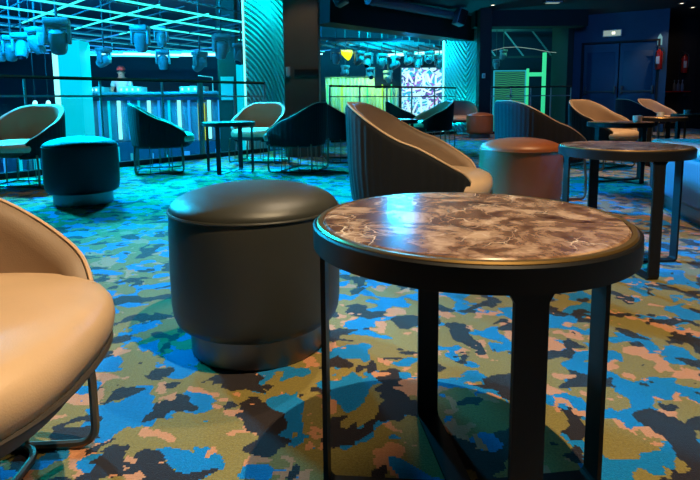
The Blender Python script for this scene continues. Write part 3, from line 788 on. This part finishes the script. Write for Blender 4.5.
# equipment on the booth
def deck(x, w, lab, mat='mixer_white'):
    e = empty('mixing_deck', (x, 12.5, 1.0)); tag(e, lab, 'mixing deck', 'decks on the stage booth')
    B().box(0, 0, .06, w, .4, .12, bev=.01).build('case', mat, e)
    B().lathe([(0, .12), (.11, .12), (.11, .135), (0, .135)], 24).build('platter', 'fixture_grey', e)
    b = B()
    for k_ in range(4): b.box(-w / 2 + .06 + k_ * (w - .12) / 3, -.205, .06, .035, .012, .05)
    b.build('display', 'cold_bulb', e, smooth=False)
deck(-5.75, .4, 'mixing deck at the left end of the stage booth', 'fixture_grey')
deck(-4.95, .5, 'white mixing deck right of the red-capped person')
deck(-3.55, .55, 'white-lit mixing deck on the right half of the booth')
e = empty('microphone_stand', (-3.15, 12.6, .999)); tag(e, 'thin bright stand at the right end of the booth', 'stand')
B().tube([(0, 0, .01), (0, 0, .34)], .012, 8).build('pole', 'white_plastic', e); B().tube([(0, 0, .33), (-.32, -.03, .37)], .01, 8).build('arm', 'white_plastic', e)
B().lathe([(0, 0), (.09, 0), (.09, .015), (0, .02)], 20).build('base', 'white_plastic', e)

# ------------------------------------------------------------------ the person behind the booth
def skin_mesh(name, verts, edges, radii, mat, parent, sub=2, extra=None):
    me = bpy.data.meshes.new(name); me.from_pydata(verts, edges, []); me.update()
    o = bpy.data.objects.new(name, me); C.objects.link(o)
    bm = bmesh.new(); bm.from_mesh(me); lay = bm.verts.layers.skin.verify()
    bm.verts.ensure_lookup_table()
    for v, r_ in zip(bm.verts, radii):
        v[lay].radius = (r_, r_) if not isinstance(r_, tuple) else r_
    bm.verts[0][lay].use_root = True; bm.to_mesh(me); bm.free()
    o.modifiers.new('Skin', 'SKIN'); s = o.modifiers.new('Sub', 'SUBSURF'); s.levels = sub; s.render_levels = sub
    dg = bpy.context.evaluated_depsgraph_get(); me2 = bpy.data.meshes.new_from_object(o.evaluated_get(dg))
    bpy.data.objects.remove(o)
    o = bpy.data.objects.new(name, me2); C.objects.link(o); me2.materials.clear(); me2.materials.append(MATS[mat])
    for p in me2.polygons: p.use_smooth = True
    if parent: o.parent = parent
    return o
pe = empty('person', (-5.6, 13.47, -.1), R(12)); tag(pe, 'person in a red cap and white shirt working behind the stage booth', 'person')
V = [(0, 0, .95), (0, .0, 1.12), (0, -.01, 1.30), (0, 0, 1.42), (0, -.02, 1.50), (0, -.035, 1.58), (0, -.04, 1.66),
     (.17, 0, 1.41), (.23, -.06, 1.15), (.17, -.30, 1.13), (.14, -.38, 1.12),
     (-.17, 0, 1.41), (-.24, -.06, 1.15), (-.18, -.30, 1.13), (-.15, -.38, 1.12),
     (.10, 0, .88), (.11, -.01, .48), (.11, .02, .09), (.12, -.12, .035),
     (-.10, 0, .88), (-.11, -.01, .48), (-.11, .02, .09), (-.12, -.12, .035)]
Ed = [(0, 1), (1, 2), (2, 3), (3, 4), (4, 5), (5, 6), (3, 7), (7, 8), (8, 9), (9, 10), (3, 11), (11, 12), (12, 13), (13, 14), (0, 15), (15, 16), (16, 17), (17, 18), (0, 19), (19, 20), (20, 21), (21, 22)]
Rd = [.13, .125, .14, .10, .055, .085, .075, .06, .045, .035, .028, .06, .045, .035, .028, .09, .06, .045, .035, .09, .06, .045, .035]
body = skin_mesh('body', V, Ed, Rd, 'skin', pe)
Rs = [.155, .145, .158, .115, .07]
skin_mesh('shirt', V[:4] + [V[7], (.21, -.04, 1.24), V[11], (-.22, -.04, 1.24)], [(0, 1), (1, 2), (2, 3), (3, 4), (4, 5), (3, 6), (6, 7)], [.15, .14, .155, .115, .078, .062, .078, .062], 'white_shirt', pe)
skin_mesh('trousers', [(0, 0, .95), (.10, 0, .88), (.11, -.01, .48), (.11, .02, .1), (-.10, 0, .88), (-.11, -.01, .48), (-.11, .02, .1)], [(0, 1), (1, 2), (2, 3), (0, 4), (4, 5), (5, 6)], [.145, .105, .075, .06, .105, .075, .06], 'dark_trousers', pe)
b = B(); b.lathe([(.098, 0), (.10, .03), (.088, .075), (.05, .105), (0, .112)], 28, M=Matrix.Translation((0, -.04, 1.655)))
b.box(0, -.165, 1.662, .13, .11, .012, bev=.005); b.build('cap', 'red_cap', pe)
b = B(); b.lathe([(0, -.03), (.014, -.01), (.012, .01), (.005, .035)], 10, M=Matrix.Translation((0, -.128, 1.60)))
for sx in (-1, 1): b.lathe([(0, -.03), (.014, 0), (0, .03)], 8, M=Matrix.Translation((sx * .088, -.035, 1.60)))
b.build('nose_and_ears', 'skin', pe)
b = B()
for sx in (-1, 1): b.lathe([(0, -.008), (.010, 0), (0, .008)], 8, M=Matrix.Translation((sx * .032, -.118, 1.625)))
b.box(0, -.118, 1.555, .04, .01, .008); b.build('eyes_and_mouth', 'hair_dark', pe)
for sx in (-1, 1):
    b = B(); base = Vector((sx * .145, -.38, 1.12)) if sx > 0 else Vector((-.15, -.38, 1.12))
    for k_, (ox, ln) in enumerate(((-.03, .055), (-.01, .07), (.012, .066), (.032, .05))):
        p0 = base + Vector((ox * .6, -.02, 0)); b.tube([p0, p0 + Vector((ox * .3, -ln * .6, .0)), p0 + Vector((ox * .4, -ln, -.025))], [.009, .008, .006], 6)
    p0 = base + Vector((-sx * .02, .0, 0)); b.tube([p0, p0 + Vector((-sx * .035, -.03, -.01)), p0 + Vector((-sx * .04, -.055, -.02))], [.01, .009, .007], 6)
    b.build('hand_fingers', 'skin', pe)

# ------------------------------------------------------------------ right bay: stage curtain, screens, posts
cu = empty('stage_curtain', (.35, 15.0, -.6)); tag(cu, 'green and yellow lit pleated curtain right of the pillar', 'curtain')
b = B(); n = 160; prev = None
for i in range(n + 1):
    x = -1.0 + 2.0 * i / n; y = .05 * math.sin(i * .75) + .02 * math.sin(i * .31)
    c_ = (b.bm.verts.new((x, y, 0)), b.bm.verts.new((x, y, 1.98 if x < .35 else 1.7)))
    if prev: b.bm.faces.new((prev[0], c_[0], c_[1], prev[1]))
    prev = c_
o = b.build('cloth', 'fabric_white', cu); md = o.modifiers.new('Solid', 'SOLIDIFY'); md.thickness = .01
B().tube([(-1.02, 0, 2.0), (.36, 0, 2.0)], .018, 8).build('curtain_rod', 'truss_metal', cu)
for i, x in enumerate((-.95, -.55, .15, .55, .8)):
    B().box(x, -.12, .95, .035, .03, 1.7, bev=.005).build('light_tube', 'green_tube' if i % 2 == 0 else 'lime_tube', cu, smooth=False)
yl = empty('stage_lamp', (-.12, 12.9, 1.88)); tag(yl, 'glowing yellow cone lamp right of the pillar', 'lamp')
M = Matrix.Rotation(R(-70), 4, 'Y') @ Matrix.Rotation(R(25), 4, 'X')
B().lathe([(.13, -.16), (.10, -.06), (.05, .05), (.045, .10), (0, .11)], 28, M=M).build('reflector', 'yellow_lamp', yl)
B().lathe([(0, -.15), (.12, -.15), (.12, -.14), (0, -.14)], 24, M=M).build('lens', 'yellow_lamp', yl)
B().tube([(.03, 0, .03), (.05, 0, .24)], .012, 8).build('bracket', 'truss_metal', yl)
gs = empty('graffiti_screen', (2.20, 15.3, .05)); tag(gs, 'bright cyan and white graffiti screen behind the second railing', 'screen')
B().box(0, .04, .80, 1.52, .06, 1.68, bev=.01).build('housing', 'fixture_dark', gs)
B().box(0, -.0, .80, 1.46, .02, 1.62).build('screen_face', 'graffiti_picture', gs, smooth=False)
b = B(); sc2 = .115
strokes = [((-.6, 1.2), (-.55, 1.45), (-.42, 1.2)), ((-.35, 1.15), (-.3, 1.45), (-.2, 1.3), (-.3, 1.25)), ((-.15, 1.45), (-.1, 1.15)), ((-.02, 1.45), (.06, 1.2), (.16, 1.45)), ((.22, 1.4), (.22, 1.15), (.36, 1.18)),
           ((.42, 1.35), (.6, 1.1)), ((-.62, .98), (-.2, 1.05), (.1, .92)), ((.15, .9), (.62, 1.04)), ((-.6, .7), (-.45, .3), (-.3, .65)), ((-.2, .75), (-.15, .25)), ((-.05, .3), (.05, .7), (.15, .3), (.02, .45)),
           ((.25, .72), (.25, .3), (.42, .35)), ((.5, .7), (.48, .3)), ((-.6, .15), (-.1, .1), (.4, .18))]
for s_ in strokes:
    for p, q in zip(s_, s_[1:]):
        b.bar((p[0], -.016, p[1]), (q[0], -.016, q[1]), .012, .055, up=(0, 0, 1) if abs(q[0] - p[0]) > abs(q[1] - p[1]) else (1, 0, 0))
b.build('painted_letters', em('letter_white', (.75, .95, 1.0), 1.1), gs, smooth=False)
b = B()
for p, q in (((.08, .55), (.3, .78)), ((.3, .5), (.55, .62)), ((.1, .4), (.3, .28))): b.bar((p[0], -.022, p[1]), (q[0], -.022, q[1]), .01, .04)
b.build('pink_strokes', em('letter_pink', (.85, .25, .75), .8), gs, smooth=False)
for sx in (-.6, .6): B().box(sx, .06, -1.5, .06, .06, 3.0).build('stand', 'truss_metal', gs)

# right-hand opening: green posts and framed screen
gp = empty('light_post_frame', (0, 0, 0)); tag(gp, 'green glowing posts joined by a crossbar beyond the short railing', 'light post')
B().box(5.02, 14.1, .0, .085, .085, 3.9, bev=.01).build('post', 'green_tube', gp, smooth=False)
B().box(4.60, 14.1, -.2, .06, .06, 3.5, bev=.01).build('post', 'green_tube', gp, smooth=False)
B().box(4.81, 14.1, 1.40, .34, .05, .10, bev=.01).build('crossbar', 'green_tube', gp, smooth=False)
fs = empty('framed_screen', (4.17, 14.2, -.4)); tag(fs, 'framed screen with green leaf stripes beyond the short railing', 'screen')
B().box(0, .03, .95, .84, .05, 1.9, bev=.01).build('housing', 'fixture_dark', fs)
B().box(0, -.005, .95, .78, .02, 1.84).build('screen_face', 'leaf_stripe_picture', fs, smooth=False)
b = B(); b.box(-.41, -.01, .95, .03, .05, 1.9); b.box(.41, -.01, .95, .03, .05, 1.9); b.box(0, -.01, 1.9, .84, .05, .03); b.build('edge_light', 'teal_tube_dim', fs, smooth=False)
B().box(0, .03, -1.3, .1, .06, 2.6).build('stand', 'truss_metal', fs)
ar = empty('curved_cable', (0, 0, 0)); tag(ar, 'thin pale curved cable above the framed green screen', 'cable')
B().tube([(3.5, 13.4, 1.95), (3.8, 13.4, 2.02), (4.1, 13.4, 2.03), (4.5, 13.4, 1.98), (4.9, 13.4, 1.90), (5.2, 13.4, 1.88)], .006, 8).build('cable', 'pale_lamp', ar)
rt = empty('roof_truss', (0, 0, 0)); tag(rt, 'dim steel roof truss with diagonals above the short railing', 'truss')
B().bar((3.2, 14.8, 2.6), (5.6, 14.8, 2.6), .06, .06).build('chord', 'truss_metal', rt); B().bar((3.2, 14.8, 1.9), (5.6, 14.8, 1.9), .05, .05).build('chord', 'fixture_dark', rt)
for i in range(3):
    x = 3.4 + .75 * i; B().bar((x, 14.8, 2.6), (x + .55, 14.8, 1.92), .035, .035).build('diagonal', 'fixture_grey', rt)
moving_head((3.85, 13.7, 2.0), R(30), .6, R(50), 'small moving-head lamp above the framed green screen')
moving_head((3.62, 13.5, 1.75), R(-20), .55, R(20), 'lowest small moving-head lamp beside the slim black column')

# ------------------------------------------------------------------ lights
def spot(loc, tgt, power, col, size=60, blend=.3, rad=.03):
    l = bpy.data.lights.new('spot', 'SPOT'); l.energy = power; l.color = col; l.spot_size = R(size); l.spot_blend = blend; l.shadow_soft_size = rad
    o = bpy.data.objects.new('spot', l); C.objects.link(o); o.location = loc
    d = Vector(tgt) - Vector(loc); o.rotation_euler = d.to_track_quat('-Z', 'Y').to_euler(); return o
def area(loc, tgt, power, col, sx, sy=None):
    l = bpy.data.lights.new('area', 'AREA'); l.energy = power; l.color = col; l.shape = 'RECTANGLE'; l.size = sx; l.size_y = sy or sx
    o = bpy.data.objects.new('area', l); C.objects.link(o); o.location = loc
    d = Vector(tgt) - Vector(loc); o.rotation_euler = d.to_track_quat('-Z', 'Y').to_euler(); return o
WARM = (1.0, .66, .36)
# recessed warm spots over the near seats
spot((.55, .62, 2.68), (.32, 1.0, 0), 350, (1, .75, .44), 90, .5, .015)
spot((.35, 3.0, 2.68), (.4, 2.5, .3), 12, WARM, 60, .6)
spot((.25, 2.45, 2.68), (-.2, 1.72, .5), 130, (1, .78, .52), 26, .5)
spot((1.55, 2.95, 2.68), (1.25, 3.4, .3), 210, (1, .58, .28), 50, .6)
spot((2.0, 1.55, 2.68), (1.95, 1.55, 0), 42, (1, .74, .43), 44, .6)
spot((3.05, 5.2, 2.68), (2.9, 5.8, .3), 260, WARM, 60, .6)
spot((6.1, 9.5, 2.68), (6.0, 10.4, .4), 260, WARM, 60, .6)
spot((-2.8, 4.6, 2.68), (-2.95, 4.7, .3), 38, WARM, 50, .6)
spot((-.5, 6.5, 2.68), (-.6, 7.5, .8), 34, WARM, 60, .6)
spot((-1.3, 6.1, 2.68), (-1.16, 6.7, .4), 35, WARM, 45, .6)
spot((1.5, 9.0, 2.68), (1.4, 8.8, .3), 12, WARM, 60, .6)
spot((2.5, 9.5, 2.68), (2.6, 10.9, .3), 150, (1, .5, .2), 40, .6)
spot((6.95, 11.5, 2.68), (6.9, 12.2, 1.5), 26, (1, .75, .55), 60, .6)
spot((7.5, 12.1, 2.68), (8.2, 13.5, 1.5), 8, (1, .7, .5), 60, .6)
spot((1.3, 2.3, 2.68), (1.25, 2.46, .5), 26, (1, .62, .42), 26, .6)
# cyan and blue wash from the club
spot((-5.0, 6.3, 2.65), (-2.3, 4.5, 0), 3900, (0, .56, 1), 72, .5, .25)
spot((-5.0, 6.6, 2.4), (2.2, 3.3, .25), 5500, (0, .27, 1), 24, .5, .2)
spot((-3.4, 7.4, 2.75), (-1.8, 5.0, 0), 3900, (0, .56, 1), 50, .5, .25)
spot((-1.9, 9.0, 2.80), (-.6, 6.0, 0), 4400, (0, .54, 1), 50, .5, .25)
spot((.3, 11.0, 2.65), (.8, 6.8, 0), 2400, (0, .55, 1), 90, .8, .25)
spot((1.2, 12.6, 2.3), (2.6, 6.5, .3), 3000, (0, .42, 1), 60, .8, .25)
area((-5.0, 7.6, 2.9), (-5.5, 12.6, .6), 420, (0, .40, 1), 1.5, .6)
area((-8.5, 5.5, 2.9), (-4, 11, 1.5), 110, (0, .6, .95), 2, .8)
spot((-5.5, 12.45, 2.0), (-5.5, 13.3, 1.4), 22, (1, .8, .75), 60, .6)  # added whitish fill lamp to bring out the red cap, not club wash
area((-4.6, 11.3, 1.95), (-4.6, 12.3, .2), 160, (0, .7, 1), 3.0, .1)
area((1.0, 12.6, 2.6), (1.3, 14.6, 1.6), 260, (0, .55, .75), 2.0, .3)
# blue glow on the club roof above the tubes
for x, y, pw, col in ((-6.2, 8.6, 28, (0, .25, 1)), (-4.4, 9.6, 22, (0, .6, .8)), (-2.6, 10.0, 12, (0, .5, .9)), (-7.5, 11.0, 20, (0, .3, 1))):
    area((x, y, 2.35), (x, y, 3.1), pw * 5, col, .5)
# green and yellow wash on the curtain, teal on the leaf panel
spot((-.3, 14.2, 2.0), (-.1, 15.0, .6), 75, (.25, 1, .1), 90, .6, .05)
spot((.7, 14.2, 2.0), (.7, 15.0, .6), 75, (.5, 1, .05), 90, .6, .05)
spot((1.95, 12.40, 2.1), (2.7, 12.88, 1.4), 150, (0, .6, .9), 110, .6, .05)
spot((2.45, 12.62, .12), (2.62, 12.9, 1.1), 130, (0, .75, .8), 120, .6, .04)
spot((-1.72, 8.42, 2.72), (-1.3, 8.66, 1.3), 420, (0, .78, .85), 100, .6, .05)
area((4.3, 13.4, 2.5), (4.6, 14.6, .5), 6, (.1, 1, .5), .6)
# faint blue spill over the far right wall
area((3.6, 8.0, 2.6), (6.0, 12.0, .9), 50, (.05, .32, 1), .6)

w = bpy.data.worlds.new('World'); bpy.context.scene.world = w; w.use_nodes = True
w.node_tree.nodes['Background'].inputs[0].default_value = (.004, .012, .025, 1); w.node_tree.nodes['Background'].inputs[1].default_value = 1.0

# ------------------------------------------------------------------ camera
cam = bpy.data.cameras.new('camera'); co = bpy.data.objects.new('camera', cam); C.objects.link(co)
cam.sensor_width = 36; cam.lens = 540 / 700 * 36; cam.shift_y = -(240 - 167.3) / 700; cam.clip_start = .02
co.location = (0, 0, .76)
co.rotation_euler = (Matrix.Rotation(R(83), 4, 'X') @ Matrix.Rotation(R(-.5), 4, 'Z')).to_euler()
s = bpy.context.scene; s.camera = co
s.view_settings.view_transform = 'Standard'; s.view_settings.look = 'None'; s.view_settings.gamma = 1; s.view_settings.exposure = 0
s.view_settings.use_curve_mapping = False
